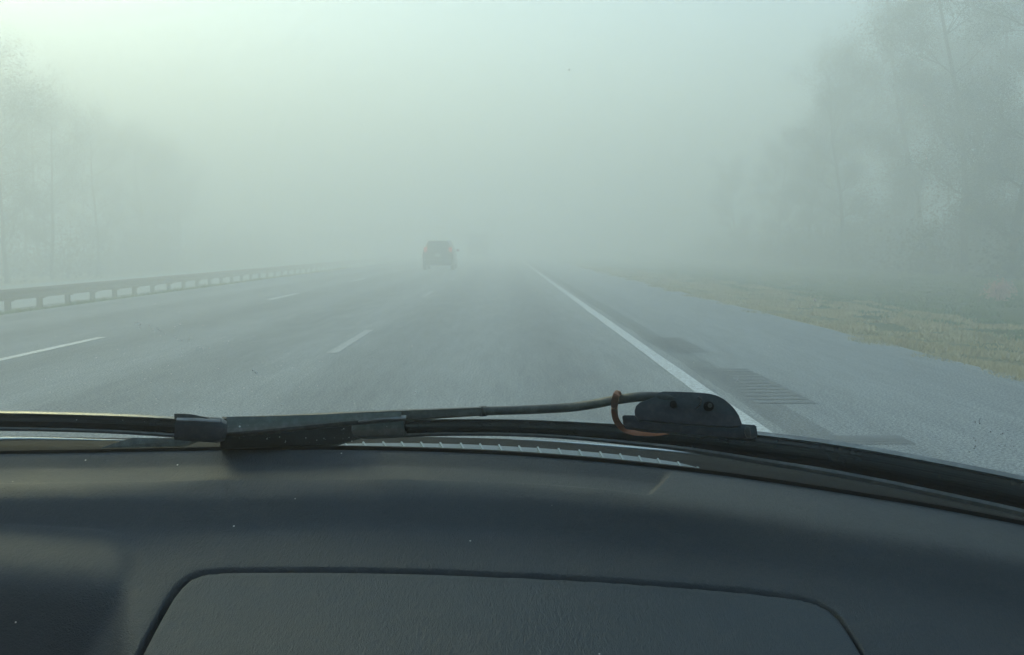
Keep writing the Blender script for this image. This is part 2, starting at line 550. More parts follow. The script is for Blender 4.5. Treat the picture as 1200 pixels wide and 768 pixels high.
# ------------------------------------------------------------------ guardrail
def guardrail():
    x0, y0, zb = -14.6, 12.5, -0.75
    root = empty('guardrail', (x0, y0, zb), label='long galvanised steel guardrail on posts along the left side of the road', cat='guardrail')
    post = bmesh.new()
    box(post, (0, 0, 0.33), (0.15, 0.12, 0.72), 0.01)
    pm = bmesh_to('post', post)
    pm.materials.append(M['wood'])
    blk = bmesh.new()
    box(blk, (0.125, 0, 0.55), (0.1, 0.10, 0.34), 0.008)
    bmk = bmesh_to('spacer_block', blk)
    bmk.materials.append(M['wood'])
    prof = [(0, .40), (.035, .43), (.07, .455), (.07, .495), (.035, .52), (.0, .55), (0, .58), (.035, .61), (.07, .635), (.07, .675), (.035, .70), (0, .73)]
    L = 3.81
    V, Fc = [], []
    for y in (0, L - 0.004):
        for s in (0, 0.006):
            V += [(0.178 + a - s, y, z + 0.02) for a, z in prof]
    n = len(prof)
    for i in range(n - 1):
        Fc += [(i, i + 1, 2 * n + i + 1, 2 * n + i), (n + i, 3 * n + i, 3 * n + i + 1, n + i + 1)]
    for b in (0, 2 * n):
        for i in range(n - 1):
            Fc.append((b + i, b + n + i, b + n + i + 1, b + i + 1))
    for i in (0, n - 1):
        Fc.append((i, 2 * n + i, 3 * n + i, n + i))
    rm = mesh('rail', V, Fc)
    rm.materials.append(M['steel'])
    for i in range(62):
        p = link('post', pm, None, root, (0, i * 1.905, 0))
        link('spacer_block', bmk, None, p)
        if i % 2 == 0:
            r = link('rail', rm, None, root, (0, i * 1.905, 0))
guardrail()

# ------------------------------------------------------------------ trees
def tree_meshes(seed, h, crown_r, crown_z0, nleaf, leaf, bare=False, ns=6, dens=1.0):
    rnd = random.Random(seed)
    V, Fc, tips = [], [], []
    pts = []
    p = Vector((0, 0, -0.3)); d = Vector((rnd.gauss(0, .03), rnd.gauss(0, .03), 1)).normalized()
    segs = 8
    r = h * 0.009 + 0.04
    top = h * 0.86
    for i in range(segs):
        q = p + d * (top / segs)
        r2 = r * (0.86 if i else 0.8)
        tube(V, Fc, p, q, r, r2, 8)
        pts.append((q.copy(), r2))
        p, r = q, r2
        d = (d + Vector((rnd.gauss(0, .07), rnd.gauss(0, .07), 0))).normalized()
    def branch(p, d, ln, r, lvl):
        n = 3
        for i in range(n):
            q = p + d * ln / n
            tube(V, Fc, p, q, r, r * 0.72, 5 if lvl < 2 else 3)
            p, r = q, r * 0.72
            d = (d + Vector((rnd.gauss(0, .2), rnd.gauss(0, .2), rnd.gauss(0.12, .12)))).normalized()
            tips.append(p.copy())
            if lvl < (4 if bare else 3):
                for _ in range(3 if lvl == 2 else 2 if lvl < 3 else 1):
                    nd = (d + Vector((rnd.gauss(0, .6), rnd.gauss(0, .6), rnd.gauss(0.1, .4)))).normalized()
                    branch(p, nd, ln * rnd.uniform(.45, .65), r * 0.65, lvl + 1)
    for q, r in pts:
        if q.z < crown_z0 * h:
            continue
        for _ in range(3):
            a = rnd.uniform(0, 6.28)
            f = 1 - 0.5 * abs((q.z / h - 0.6) / 0.4)
            nd = Vector((math.cos(a), math.sin(a), rnd.uniform(.25, .9))).normalized()
            branch(q, nd, crown_r * f * rnd.uniform(.6, 1.0), r * 0.42, 1)
    tm = mesh('trunk', V, Fc, True)
    # leaves in clumps round limb tips
    V, Fc = [], []
    cl = [t for t in tips if t.z > crown_z0 * h * 0.9]
    rnd.shuffle(cl)
    cl = cl[:int(len(cl) * (0.9 if not bare else 0.8))]
    per = max(1, nleaf // max(1, len(cl)))
    for t in cl:
        cr = crown_r * rnd.uniform(.05, .12)
        for _ in range(int(per * rnd.uniform(.4, 1.6))):
            c = t + Vector((rnd.gauss(0, cr), rnd.gauss(0, cr), rnd.gauss(0, cr * .7)))
            a = Vector((rnd.gauss(0, 1), rnd.gauss(0, 1), rnd.gauss(0, 1))).normalized() * leaf * rnd.uniform(.5, 1.2)
            b = a.orthogonal() * 0.6
            k = len(V)
            V += [c - a, c - b, c + a, c + b]
            Fc.append((k, k + 1, k + 2, k + 3))
    cm = mesh('crown', V, Fc)
    return tm, cm

def place_tree(name, tm, cm, x, y, rz, sc, label, group):
    t = empty(name, (x, y, gz(x)), rz, label=label, cat='tree', group=group)
    t.scale = (sc, sc, sc)
    link('trunk', tm, None, t)
    link('crown', cm, None, t)
    return t

def variant(seed, kind, *a, **k):
    tm, cm = tree_meshes(seed, *a, **k)
    tm.materials.append(M['pale_bark'] if kind == 'pale' else M['bark'])
    cm.materials.append(M['leaf_brown'] if kind in ('brown', 'bare', 'pale') else M['leaf_green'])
    return tm, cm
bare_v = [variant(11 + i, 'bare', 10.5, 3.4, 0.16, 26000, 0.035, bare=True) for i in range(3)]
green_v = [variant(31 + i, 'green', 18.0, 4.4, 0.06, 70000, 0.04) for i in range(3)]
brown_v = [variant(51, 'pale', 19.0, 4.2, 0.10, 45000, 0.038), variant(52, 'brown', 18.0, 4.2, 0.06, 60000, 0.04)]

rnd = random.Random(4)
LEFT_WORDS = ['first and tallest bare tree at the left edge of the photo, beyond the guardrail',
              'second thin bare tree from the left edge, in front of pale sky',
              'third bare tree from the left, behind the guardrail posts',
              'fourth bare tree from the left, its crown lower than its neighbours',
              'fifth bare tree from the left, fading into the fog',
              'sixth bare tree from the left, only faintly seen in the fog']
lx = [(-25.5, 44, 1.15), (-26, 49.5, 1.04), (-26.5, 55.5, 1.02), (-27, 63, 1.0), (-28.5, 75, 1.0), (-29, 84, 1.0)]
for i, (x, y, s) in enumerate(lx):
    tm, cm = bare_v[i % 3]
    place_tree('bare_tree', tm, cm, x, y, rnd.uniform(0, 6), s, LEFT_WORDS[i], 'bare trees beyond the guardrail on the left')
for i in range(9):                                   # the rest of the row stands in thick fog or behind
    tm, cm = bare_v[i % 3]
    place_tree('bare_tree', tm, cm, -30.5 - rnd.uniform(0, 4), 50 + i * 6 + rnd.uniform(-2, 2), rnd.uniform(0, 6), rnd.uniform(.95, 1.15),
               'faint bare tree of the second row behind the left guardrail, lost in fog', 'bare trees of the second row on the left')
RIGHT_WORDS = ['nearest tall leafy tree at the right edge of the photo',
               'tall tree with a pale trunk near the right edge',
               'third tall leafy tree from the right edge, dense and dark green',
               'fourth tall tree from the right edge, olive brown in the fog',
               'fifth tall tree from the right with a pale slim trunk',
               'sixth tall tree from the right edge, greyed by fog',
               'seventh tall tree from the right, its outline against the blue sky',
               'eighth tall tree from the right, nearly lost in the fog',
               'ninth tall tree from the right, a faint grey shape']
y = 27.0
for i in range(9):
    x = 21.5 + rnd.uniform(-1.0, 1.2)
    tm, cm = [green_v[0], brown_v[0], green_v[1], brown_v[1], brown_v[0], green_v[2], green_v[0], brown_v[1], green_v[1]][i]
    place_tree('leafy_tree', tm, cm, x, y, rnd.uniform(0, 6), rnd.uniform(.97, 1.06) * [1, 1, 1, 1, .98, .84, .7, .58, .48][i], RIGHT_WORDS[i], 'tall trees along the right of the road')
    y += 5.2 + i * 0.5
for i in range(14):
    tm, cm = (green_v + brown_v)[i % 5]
    place_tree('leafy_tree', tm, cm, 25 + rnd.uniform(0, 5), 24 + i * 5.5, rnd.uniform(0, 6), rnd.uniform(.95, 1.08) * float(np.interp(24 + i * 5.5, [50, 70, 100], [1, .75, .4])),
               'tall tree of the second row standing behind the right-hand trees', 'second row of tall trees on the right')

# undergrowth on both sides: a mass of twigs and leaves
def undergrowth(name, m, x0, x1, y0, y1, h, n, leaf, seed, label):
    rnd = random.Random(seed)
    V, Fc = [], []
    cen = [(rnd.uniform(x0, x1), rnd.uniform(y0, y1), rnd.uniform(.5, 1) * h, rnd.uniform(.7, 1.6)) for _ in range(int((y1 - y0) * 1.2))]
    for i in range(n):
        cx, cy_, ch, cr = cen[i % len(cen)]
        c = Vector((cx + rnd.gauss(0, cr * .6), cy_ + rnd.gauss(0, cr * .6), gz(cx) + abs(rnd.gauss(0, .5)) * ch))
        a = Vector((rnd.gauss(0, 1), rnd.gauss(0, 1), rnd.gauss(0, 1))).normalized() * leaf * rnd.uniform(.5, 1.3)
        b = a.orthogonal() * .6
        k = len(V)
        V += [c - a, c - b, c + a, c + b]
        Fc.append((k, k + 1, k + 2, k + 3))
    for cx, cy_, ch, cr in cen:
        for _ in range(4):
            tube(V, Fc, (cx, cy_, gz(cx) - .1), (cx + rnd.gauss(0, .5), cy_ + rnd.gauss(0, .5), gz(cx) + ch), 0.03, 0.01, 3)
    o = link(name, mesh(name, V, Fc), m, kind='stuff')
    o['label'] = label
    o['category'] = 'bushes'
undergrowth('undergrowth', M['leaf_green'], 20, 29, 22, 110, 2.6, 80000, 0.09, 2, 'dark mass of undergrowth at the foot of the right-hand trees')
undergrowth('thicket', M['leaf_green'], 25, 33, 22, 70, 5, 70000, 0.11, 12, 'tall dark thicket filling the space behind the right-hand trees')
undergrowth('brush', M['leaf_brown'], -36, -26.5, 36, 125, 3.6, 60000, 0.09, 6, 'hazy brown brush under the bare trees on the left')

# small reddish shrub at the foot of the right trees
sp0 = at_rho(1171, 342, 29.0)
rs = empty('shrub', (sp0.x, sp0.y, gz(sp0.x)), label='small pale reddish shrub in the grass at the foot of the right-hand trees', cat='shrub')
V, Fc = [], []
for i in range(900):
    a = Vector((rnd.gauss(0, .15), rnd.gauss(0, .15), 0.28 + rnd.gauss(0, .13)))
    d = Vector((rnd.gauss(0, 1), rnd.gauss(0, 1), rnd.gauss(0, 1))).normalized() * .035
    e = d.orthogonal() * .6
    k = len(V)
    V += [a - d, a - e, a + d, a + e]
    Fc.append((k, k + 1, k + 2, k + 3))
link('foliage', mesh('foliage', V, Fc), M['leaf_red'], rs)
V, Fc = [], []
for i in range(9):
    tube(V, Fc, (0, 0, -.05), (rnd.gauss(0, .13), rnd.gauss(0, .13), .4), .012, .005, 4)
link('stem', mesh('stem', V, Fc), M['bark'], rs)

# ------------------------------------------------------------------ vehicles ahead
def loft(sections, closed_ends=True):
    """sections: list of (y, [(x,z)...]) rings of equal length"""
    V, Fc = [], []
    n = len(sections[0][1])
    for y, ring in sections:
        V += [(x, y, z) for x, z in ring]
    for s in range(len(sections) - 1):
        for i in range(n):
            j = (i + 1) % n
            Fc.append((s * n + i, s * n + j, (s + 1) * n + j, (s + 1) * n + i))
    if closed_ends:
        Fc += [tuple(range(n))[::-1], tuple((len(sections) - 1) * n + i for i in range(n))]
    return V, Fc

def wheel(parent, x, y, r, wd):
    V, Fc = [], []
    n = 20
    prof = [(-wd / 2, r * .62), (-wd / 2, r * .95), (-wd * .35, r), (wd * .35, r), (wd / 2, r * .95), (wd / 2, r * .62)]
    for i in range(n):
        a = 2 * math.pi * i / n
        V += [(px, pr * math.cos(a), pr * math.sin(a)) for px, pr in prof]
    m = len(prof)
    for i in range(n):
        for j in range(m):
            Fc.append((i * m + j, ((i + 1) % n) * m + j, ((i + 1) % n) * m + (j + 1) % m, i * m + (j + 1) % m))
    ty = link('wheel', mesh('wheel', V, Fc, True), M['tyre'], parent, (x, y, r))
    V, Fc = [], []
    sx = 1 if x > 0 else -1
    for i in range(10):
        a0, a1 = 2 * math.pi * (i - .28) / 10, 2 * math.pi * (i + .28) / 10
        k = len(V)
        V += [(sx * wd * .42, 0, 0), (sx * wd * .3, r * .62 * math.cos(a0), r * .62 * math.sin(a0)), (sx * wd * .3, r * .62 * math.cos(a1), r * .62 * math.sin(a1)),
              (sx * wd * .1, r * .62 * math.cos(a0), r * .62 * math.sin(a0)), (sx * wd * .1, r * .62 * math.cos(a1), r * .62 * math.sin(a1)), (sx * wd * .2, 0, 0)]
        Fc += [(k, k + 1, k + 2), (k + 1, k + 3, k + 4, k + 2), (k + 5, k + 4, k + 3)]
    link('rim', mesh('rim', V, Fc), M['rim'], ty)

def suv():
    root = empty('suv', (-3.5, 50.3, 0), label='dark hatchback with red tail lights driving ahead in the foggy middle lane', cat='car')
    def ring(wb, wt, zb, zs, zt, cr=.09):
        # body bottom half width, top half width, bottom z, shoulder z, top z
        return [(-wb + .06, zb), (wb - .06, zb), (wb, zb + .12), (wb + .02, zs - .12), (wb - .02, zs), (wt + .03, zt - cr), (wt - .08, zt),
                (-wt + .08, zt), (-wt - .03, zt - cr), (-wb + .02, zs), (-wb - .02, zs - .12), (-wb, zb + .12)]
    secs = [(0.02, ring(.84, .60, .34, .92, 1.00, .04)), (0.08, ring(.90, .62, .28, .95, 1.10, .05)), (0.30, ring(.925, .63, .24, .98, 1.50, .08)),
            (0.62, ring(.93, .66, .22, .98, 1.585)), (1.5, ring(.93, .68, .2, .97, 1.62)), (2.5, ring(.93, .67, .2, .96, 1.58)),
            (3.1, ring(.93, .68, .2, .95, 1.25, .06)), (3.35, ring(.92, .76, .2, .93, 1.05, .04)), (4.1, ring(.88, .74, .22, .82, .92, .03)), (4.45, ring(.78, .64, .3, .66, .74, .03))]
    V, Fc = loft(secs)
    bm = bmesh.new()
    me = mesh('body', V, Fc)
    bm.from_mesh(me)
    me2 = bmesh_to('body', bm, auto=35)
    link('body', me2, M['car_paint'], root)
    # rear window on the sloping tailgate
    def quad_panel(name, pts, th, m, parent):
        pts = [Vector(p) for p in pts]
        nrm = (pts[1] - pts[0]).cross(pts[-1] - pts[0]).normalized()
        n = len(pts)
        V = [p for p in pts] + [p + nrm * th for p in pts]
        Fc = [tuple(range(n))[::-1], tuple(range(n, 2 * n))] + [(i, (i + 1) % n, n + (i + 1) % n, n + i) for i in range(n)]
        return link(name, mesh(name, V, Fc), m, parent)
    quad_panel('rear_window', [(-.62, .10, 1.12), (.62, .10, 1.12), (.55, .285, 1.47), (-.55, .285, 1.47)], .02, M['car_glass'], root)
    for s in (-1, 1):
        quad_panel('side_window', [(s * .885, .7, 1.02), (s * .885, 3.0, 1.02), (s * .72, 2.5, 1.47), (s * .715, .9, 1.49)], .02 * -s, M['car_glass'], root)
        b = bmesh.new()
        box(b, (s * .735, .13, 1.06), (.20, .16, .34), .03)
        link('tail_light', bmesh_to('tail_light', b), M['tail'], root)
        b = bmesh.new()
        box(b, (s * 1.03, 2.75, 1.05), (.2, .09, .14), .03)
        link('wing_mirror', bmesh_to('wing_mirror', b), M['car_paint'], root)
        for yy in (.85, 3.55):
            wheel(root, s * .83, yy, .34, .22)
    b = bmesh.new()
    box(b, (0, -.02, .46), (1.72, .2, .24), .05)
    link('bumper', bmesh_to('bumper', b, auto=40), M['tyre'], root)
    b = bmesh.new()
    box(b, (0, .0, .80), (.34, .03, .17), .005)
    link('licence_plate', bmesh_to('licence_plate', b), M['plate'], root)
    b = bmesh.new()
    box(b, (0, .28, 1.53), (1.1, .22, .04), .015)
    link('spoiler', bmesh_to('spoiler', b), M['car_paint'], root)
    root.scale = (.9, 1, 1)
suv_o = suv()

def truck():
    root = empty('box_truck', (-2.9, 106, 0), label='box truck far ahead, a faint grey shape almost lost in the fog', cat='truck')
    def part(name, c, s, m, bev=.03, par=root):
        b = bmesh.new(); box(b, c, s, bev)
        return link(name, bmesh_to(name, b), m, par)
    bx = part('cargo_box', (0, 3, 1.75), (2.3, 6, 1.9), M['truck_white'])
    part('rear_door', (0, -.012, 1.75), (2.1, .03, 1.7), M['steel'], .005)
    part('chassis', (0, 4, .62), (1.0, 8, .25), M['tyre'])
    part('bumper', (0, -.1, .55), (2.2, .12, .2), M['tyre'])
    V, Fc = loft([(6.1, [(-1, .5), (1, .5), (1, 2.2), (-1, 2.2)]), (7.4, [(-1, .5), (1, .5), (.92, 2.15), (-.92, 2.15)]), (8.3, [(-.95, .5), (.95, .5), (.9, 1.3), (-.9, 1.3)])])
    link('cab', mesh('cab', V, Fc), M['truck_white'], root)
    for s in (-1, 1):
        part('tail_light', (s * .95, -.17, .62), (.22, .04, .12), M['tail'], .005)
        for yy in (1.3, 7.0):
            wheel(root, s * .95, yy, .45, .28)
truck()

# ================================================================== THE CAR THE PICTURE IS TAKEN FROM
own = empty('car', (-0.35, 1.5, 0), label='car the photo is taken from: dark grey dashboard, windshield, and black wipers', cat='car')
OFF = Vector((0.35, -1.5, 0))            # world -> own car space
def car_part(name, me, m, parent=None, sub=False, **kw):
    o = link(name, me, m, parent or own, **kw)
    if not sub:
        o.location = OFF
    return o

vf = spline([(-700, 600), (-500, 572), (-300, 550), (-100, 537), (0, 532.5), (100, 531), (200, 529), (300, 527.5), (400, 527.5), (500, 529.5), (600, 534),
             (700, 541.5), (800, 552), (900, 565), (1000, 580.5), (1100, 597), (1200, 616), (1300, 637), (1500, 685), (1700, 740)])
Z0 = -0.215
def front(u):
    """dash front edge: heading, distance, z under the eye"""
    v = vf(u)
    a, b, t = az_tan(u, v)
    y_ = None
    # lies on a plane that sinks slightly towards the cabin
    rho = (0.215 + 0.2 * 0.977) / (t + 0.2 * b)
    return rho, -t * rho

# airbag cover outline (signed distance in pixels, < 0 inside)
OUT = []
def arc(cx, cy_, r0, r1, a0, a1, n=10):
    for i in range(n + 1):
        a = R(a0 + (a1 - a0) * i / n)
        OUT.append((cx + r0 * math.cos(a), cy_ + r1 * math.sin(a)))
top_f = spline([(235, 669.5), (300, 668), (400, 668), (500, 670), (600, 674), (700, 679), (800, 686), (880, 693), (930, 699)])
OUT = [(80, 930), (120, 850), (166, 762), (178, 739), (190, 717), (200, 700), (210, 687), (222, 676.5), (238, 670.5)]
OUT += [(u, top_f(u)) for u in range(262, 930, 22)]
OUT += [(935, 700), (957, 706), (972, 714), (983, 724), (993, 738), (1003, 754), (1013, 772), (1040, 830), (1080, 930)]
OUTA = np.array(OUT)
def sdf_grid(U, W):
    A = OUTA; B = np.roll(OUTA, -1, axis=0)
    best = np.full(U.shape, 1e9)
    ins = np.zeros(U.shape, bool)
    for (ax, ay), (bx_, by) in zip(A, B):
        dx, dy = bx_ - ax, by - ay
        t = np.clip(((U - ax) * dx + (W - ay) * dy) / (dx * dx + dy * dy), 0, 1)
        d = np.hypot(U - (ax + t * dx), W - (ay + t * dy))
        best = np.minimum(best, d)
        c = ((ay > W) != (by > W)) & (U < (bx_ - ax) * (W - ay) / (by - ay + 1e-12) + ax)
        ins ^= c
    return np.where(ins, -best, best)

def npss(a, b, x):
    t = np.clip((x - a) / (b - a), 0, 1)
    return t * t * (3 - 2 * t)

us = np.concatenate([np.arange(-600, -20, 20), np.arange(-20, 1220, 1.4), np.arange(1220, 1640, 20)])
ws = np.concatenate([np.arange(0, 260, 1.1), np.arange(260, 520, 12)])
def dash_surface():
    VF = np.array([vf(u) for u in us])
    U, W = np.meshgrid(us, ws)                   # rows: w
    VV = W + VF[None, :]
    AX = np.zeros(U.shape); AY = AX.copy(); T = AX.copy()
    x = (U - 600) / F; y = -(VV - 384) / F
    fy, fz = cp + sp * y, -sp + cp * y
    dx, dy = cyw * x + syw * fy, -syw * x + cyw * fy
    h = np.hypot(dx, dy)
    AX, AY, T = dx / h, dy / h, -fz / h
    # slope towards the cabin, degrees, along each column
    tray_u = 1 - npss(764, 780, U + (W - 15) * 0.9)     # 1 where the sunk defroster tray is
    crest = 37 - 3.0 * npss(300, 700, U) 
    right = npss(760, 1000, U)
    c = W - crest
    al = 4 + 40 * npss(2, 28, c) - 33 * npss(44, 66, c) + 3.0 * npss(90, 200, c)
    smooth = 6 + 31 * npss(24, 58, W - 6 * right) - 26 * npss(80, 108, W - 4 * right)
    wr = npss(520, 1040, U)
    alr = smooth
    al = al * (1 - wr) + alr * wr
    # sunken centre section on the left that rolls down towards the cabin
    lip = np.interp(U, [-600, 0, 60, 120, 150], [616, 617, 620, 624, 628])
    ub = np.interp(VV, [600, 622, 640, 655, 680, 720, 768, 900], [122, 138, 156, 161, 156, 136, 108, 30])
    m = npss(0, 1, (ub + 8 - U) / 28) * npss(-3, 4, VV - lip)
    inn = 4 + 56 * npss(12, 100, VV - lip)
    al = al * (1 - m) + inn * m
    # a tight dip just ahead of the lip
    RHO = np.zeros(U.shape); Z = RHO.copy()
    for i in range(len(us)):
        RHO[0, i], Z[0, i] = front(us[i])
    for j in range(1, len(ws)):
        ta = np.tan(np.radians(al[j]))
        ta = np.maximum(ta, -T[j] * 0.9)
        RHO[j] = (ta * RHO[j - 1] - Z[j - 1]) / (ta + T[j])
        Z[j] = -T[j] * RHO[j]
    X, Y = AX * RHO, AY * RHO
    tw = npss(0, 1, (crest - 0.5 - W) / 4.5)
    Z = Z - 0.0085 * tray_u * tw * npss(0, 9, W) + 0.0018 * np.exp(-((VV - lip - 1) / 4.0) ** 2) * npss(0, 1, (ub + 8 - U) / 40) + 0.0018 * npss(-9, -1, c) * (1 - npss(-1, 12, c)) * (1 - npss(700, 780, U))
    # tray floor ends in a wall on its right
    d = sdf_grid(U, VV)
    return U, VV, W, X, Y, Z, d
DU, DV, DW, DX, DY, DZ, DD = dash_surface()
def grid_faces(mask):
    nr, nc = mask.shape
    idx = -np.ones(mask.shape, int)
    Fq = []
    keep = mask[:-1, :-1] & mask[1:, :-1] & mask[:-1, 1:] & mask[1:, 1:]
    used = np.zeros(mask.shape, bool)
    used[:-1, :-1] |= keep; used[1:, :-1] |= keep; used[:-1, 1:] |= keep; used[1:, 1:] |= keep
    idx[used] = np.arange(used.sum())
    jj, ii = np.nonzero(keep)
    Fq = np.stack([idx[jj, ii], idx[jj + 1, ii], idx[jj + 1, ii + 1], idx[jj, ii + 1]], 1)
    return used, Fq.tolist()
wid = 4.3 + 1.4 * npss(260, 200, DU) - 1.6 * npss(900, 1000, DU)      # groove half-width varies round the cover
# dashboard body: falls into the groove from outside
zo = DZ - 0.016 * (1 - npss(0, 1, (DD - 0.2) / (wid * 0.9))) - 0.0012 * (1 - npss(0, 1, (DD - 0.2) / (wid * 2.4)))
used, Fq = grid_faces(DD > -2.0)
Vd = np.stack([DX, DY, zo + EYE], -1)[used]
dash_me = mesh('dashboard', Vd.tolist(), Fq, True)
dash = car_part('dashboard', dash_me, M['vinyl'])
zi = DZ + 0.0006 - 0.016 * npss(0, 1, (DD + wid * 0.75) / (wid * 0.75)) - 0.0008 * npss(0, 1, (DD + wid * 2.0) / (wid * 1.5))
used, Fq = grid_faces((DD < 1.0) & (DV < 930))
Vp = np.stack([DX, DY, zi + EYE], -1)[used]
car_part('airbag_cover', mesh('airbag_cover', Vp.tolist(), Fq, True), M['vinyl_panel'], dash, sub=True)

# ---- sweeps along curves laid out on the windshield
def sweep(name, path, prof, caps=True, smooth=True, scale=None, auto=40):
    """prof: closed list of (up, out) in metres; up = world-up-ish, out = away from cabin"""
    V, Fc = [], []
    n = len(prof)
    P = [Vector(p) for p in path]
    for i, p in enumerate(P):
        t = (P[min(i + 1, len(P) - 1)] - P[max(i - 1, 0)]).normalized()
        view = (p - Vector((0, 0, EYE))).normalized()
        upv = t.cross(view).normalized()
        if upv.z < 0:
            upv.negate()
        out = upv.cross(t).normalized()
        if out.dot(view) < 0:
            out.negate()
        s = scale(i / (len(P) - 1)) if scale else (1, 1)
        V += [p + upv * (a * s[0]) + out * (b * s[1]) for a, b in prof]
    for i in range(len(P) - 1):
        for j in range(n):
            k = (j + 1) % n
            Fc.append((i * n + j, i * n + k, (i + 1) * n + k, (i + 1) * n + j))
    if caps:
        Fc += [tuple(range(n))[::-1], tuple((len(P) - 1) * n + j for j in range(n))]
    bm = bmesh.new()
    me = mesh(name, V, Fc)
    bm.from_mesh(me)
    return bmesh_to(name, bm, auto=auto)

RAKE = math.tan(R(31))
def glass_rho(u, v):
    rb, zb = front(u)
    rb += 0.012; zb -= 0.004
    t = az_tan(u, v)[2]
    return (zb + rb * RAKE) / (RAKE - t)
def on_glass(u, v, off=0.0):
    return at_rho(u, v, glass_rho(u, v) + off)

# windshield: two faces, 5 mm of glass
gu = list(range(-600, 1641, 40))
gtan = [0.30, 0.26, 0.22, 0.18, 0.12, 0.06, 0, -.06, -.12, -.18, -.26, -.36, -.5]
V, Fc = [], []
for th in (0.0, 0.006):
    for u in gu:
        a, b, t = az_tan(u, vf(u))
        rb, zb = front(u)
        rb += 0.012 + th; zb -= 0.004
        rt = rb + 0.03
        # from a little below the seal up to the header
        steps = 16
        rho_top = 0.34 + th
        for k in range(steps + 1):
            rr = rt + (rho_top - rt) * k / steps
            V.append((a * rr, b * rr, EYE + zb + (rb - rr) * RAKE))
nc = 17
ng = len(gu)
for s in range(2):
    o_ = s * ng * nc
    for i in range(ng - 1):
        for k in range(nc - 1):
            q = (o_ + i * nc + k, o_ + i * nc + k + 1, o_ + (i + 1) * nc + k + 1, o_ + (i + 1) * nc + k)
            Fc.append(q if s else q[::-1])
for i in range(ng - 1):
    for k in (0, nc - 1):
        Fc.append((i * nc + k, (i + 1) * nc + k, ng * nc + (i + 1) * nc + k, ng * nc + i * nc + k))
for i in (0, ng - 1):
    for k in range(nc - 1):
        Fc.append((i * nc + k, i * nc + k + 1, ng * nc + i * nc + k + 1, ng * nc + i * nc + k))
bm = bmesh.new(); me = mesh('windshield', V, Fc); bm.from_mesh(me)
shield = car_part('windshield', bmesh_to('windshield', bm, auto=50), M['glass'])

# dried specks and droplets stuck to the pane
rs_ = random.Random(12)
def speck_mesh(name, spots, m, thick=0.5):
    bm = bmesh.new()
    for (u, v, r) in spots:
        p = on_glass(u, v, 0.0035)
        mt = Matrix.Translation(p) @ Matrix.Rotation(rs_.uniform(0, 3), 4, 'Y') @ Matrix.Diagonal((r * rs_.uniform(.7, 1.3), r * thick, r, 1))
        bmesh.ops.create_icosphere(bm, subdivisions=1, radius=1, matrix=mt)
    return bmesh_to(name, bm, smooth=True)
sp_list = [(205, 383, .0006), (211, 380, .0006), (230, 406, .0004), (300, 437, .0011), (296, 434, .0008), (243, 482, .0007), (234, 476, .0008), (330, 475, .0008), (281, 500, .0011),
           (487, 460, .0008), (955, 352, .0007), (864, 446, .0006), (667, 82, .0004), (205, 395, .0005), (268, 400, .0004), (325, 466, .0004), (286, 455, .0005)]
for i in range(120):
    sp_list.append((rs_.gauss(230, 90), min(500, rs_.gauss(440, 40)), rs_.uniform(.00015, .0004)))
for i in range(60):
    sp_list.append((rs_.uniform(0, 1200), rs_.uniform(60, 480), rs_.uniform(.00012, .00028)))
for i in range(26):                                    # the trail of flecks left by a wiper stroke
    f = rs_.random()
    sp_list.append((150 + 95 * f + rs_.gauss(0, 3), 375 + 35 * f + rs_.gauss(0, 1.5), rs_.uniform(.0002, .0006)))
for i in range(40):
    sp_list.append((rs_.uniform(268, 420), rs_.uniform(497, 519), rs_.uniform(.00015, .0005)))
sm = car_part('dried_specks', speck_mesh('dried_specks', sp_list, None, .3), M['speck'], shield, sub=True, kind='stuff')
M['drop'] = mat('droplet', (0.25, 0.3, 0.3), 0.05, 0, 0.9)
dr = [(1146 + rs_.gauss(0, 4), 492 + rs_.gauss(0, 4), .0006) for _ in range(4)] + [(rs_.uniform(1125, 1195), rs_.uniform(503, 530), rs_.uniform(.0002, .0007)) for _ in range(30)]
car_part('droplets', speck_mesh('droplets', dr, None, .4), M['drop'], shield, sub=True, kind='stuff')

# black rubber seal between glass and dashboard
path = []
for u in range(-560, 1601, 20):
    rb, zb = front(u)
    a, b, t = az_tan(u, vf(u))
    path.append(Vector((a * (rb + .004), b * (rb + .004), EYE + zb - .0005)))
prof = [(-.004, -.004), (.0032, -.0035), (.0044, 0), (.0032, .004), (-.004, .005)]
car_part('windshield_seal', sweep('windshield_seal', path, prof), M['black'])

# ---- cowl, outside, below the glass
def ribbon_surface(name, top, bot, ru, rl, u0, u1, du, m, parent=None, nk=4, th=0.004, sub=False):
    """sheet between two pixel curves; ru/rl: distance beyond the glass edge at the top and bottom curve"""
    V, Fc = [], []
    n = int((u1 - u0) / du) + 1
    for i in range(n):
        u = u0 + (u1 - u0) * i / (n - 1)
        rb = front(u)[0]
        for k in range(nk + 1):
            f = k / nk
            v = top(u) + (bot(u) - top(u)) * f
            V.append(at_rho(u, v, rb + ru + (rl - ru) * f))
    for i in range(n - 1):
        for k in range(nk):
            a = i * (nk + 1) + k
            Fc.append((a, a + 1, a + nk + 2, a + nk + 1))
    bm = bmesh.new(); me = mesh(name, V, Fc); bm.from_mesh(me)
    bmesh.ops.recalc_face_normals(bm, faces=bm.faces)
    r = bmesh.ops.solidify(bm, geom=list(bm.faces), thickness=th)
    return car_part(name, bmesh_to(name, bm, auto=40), m, parent, sub=sub)

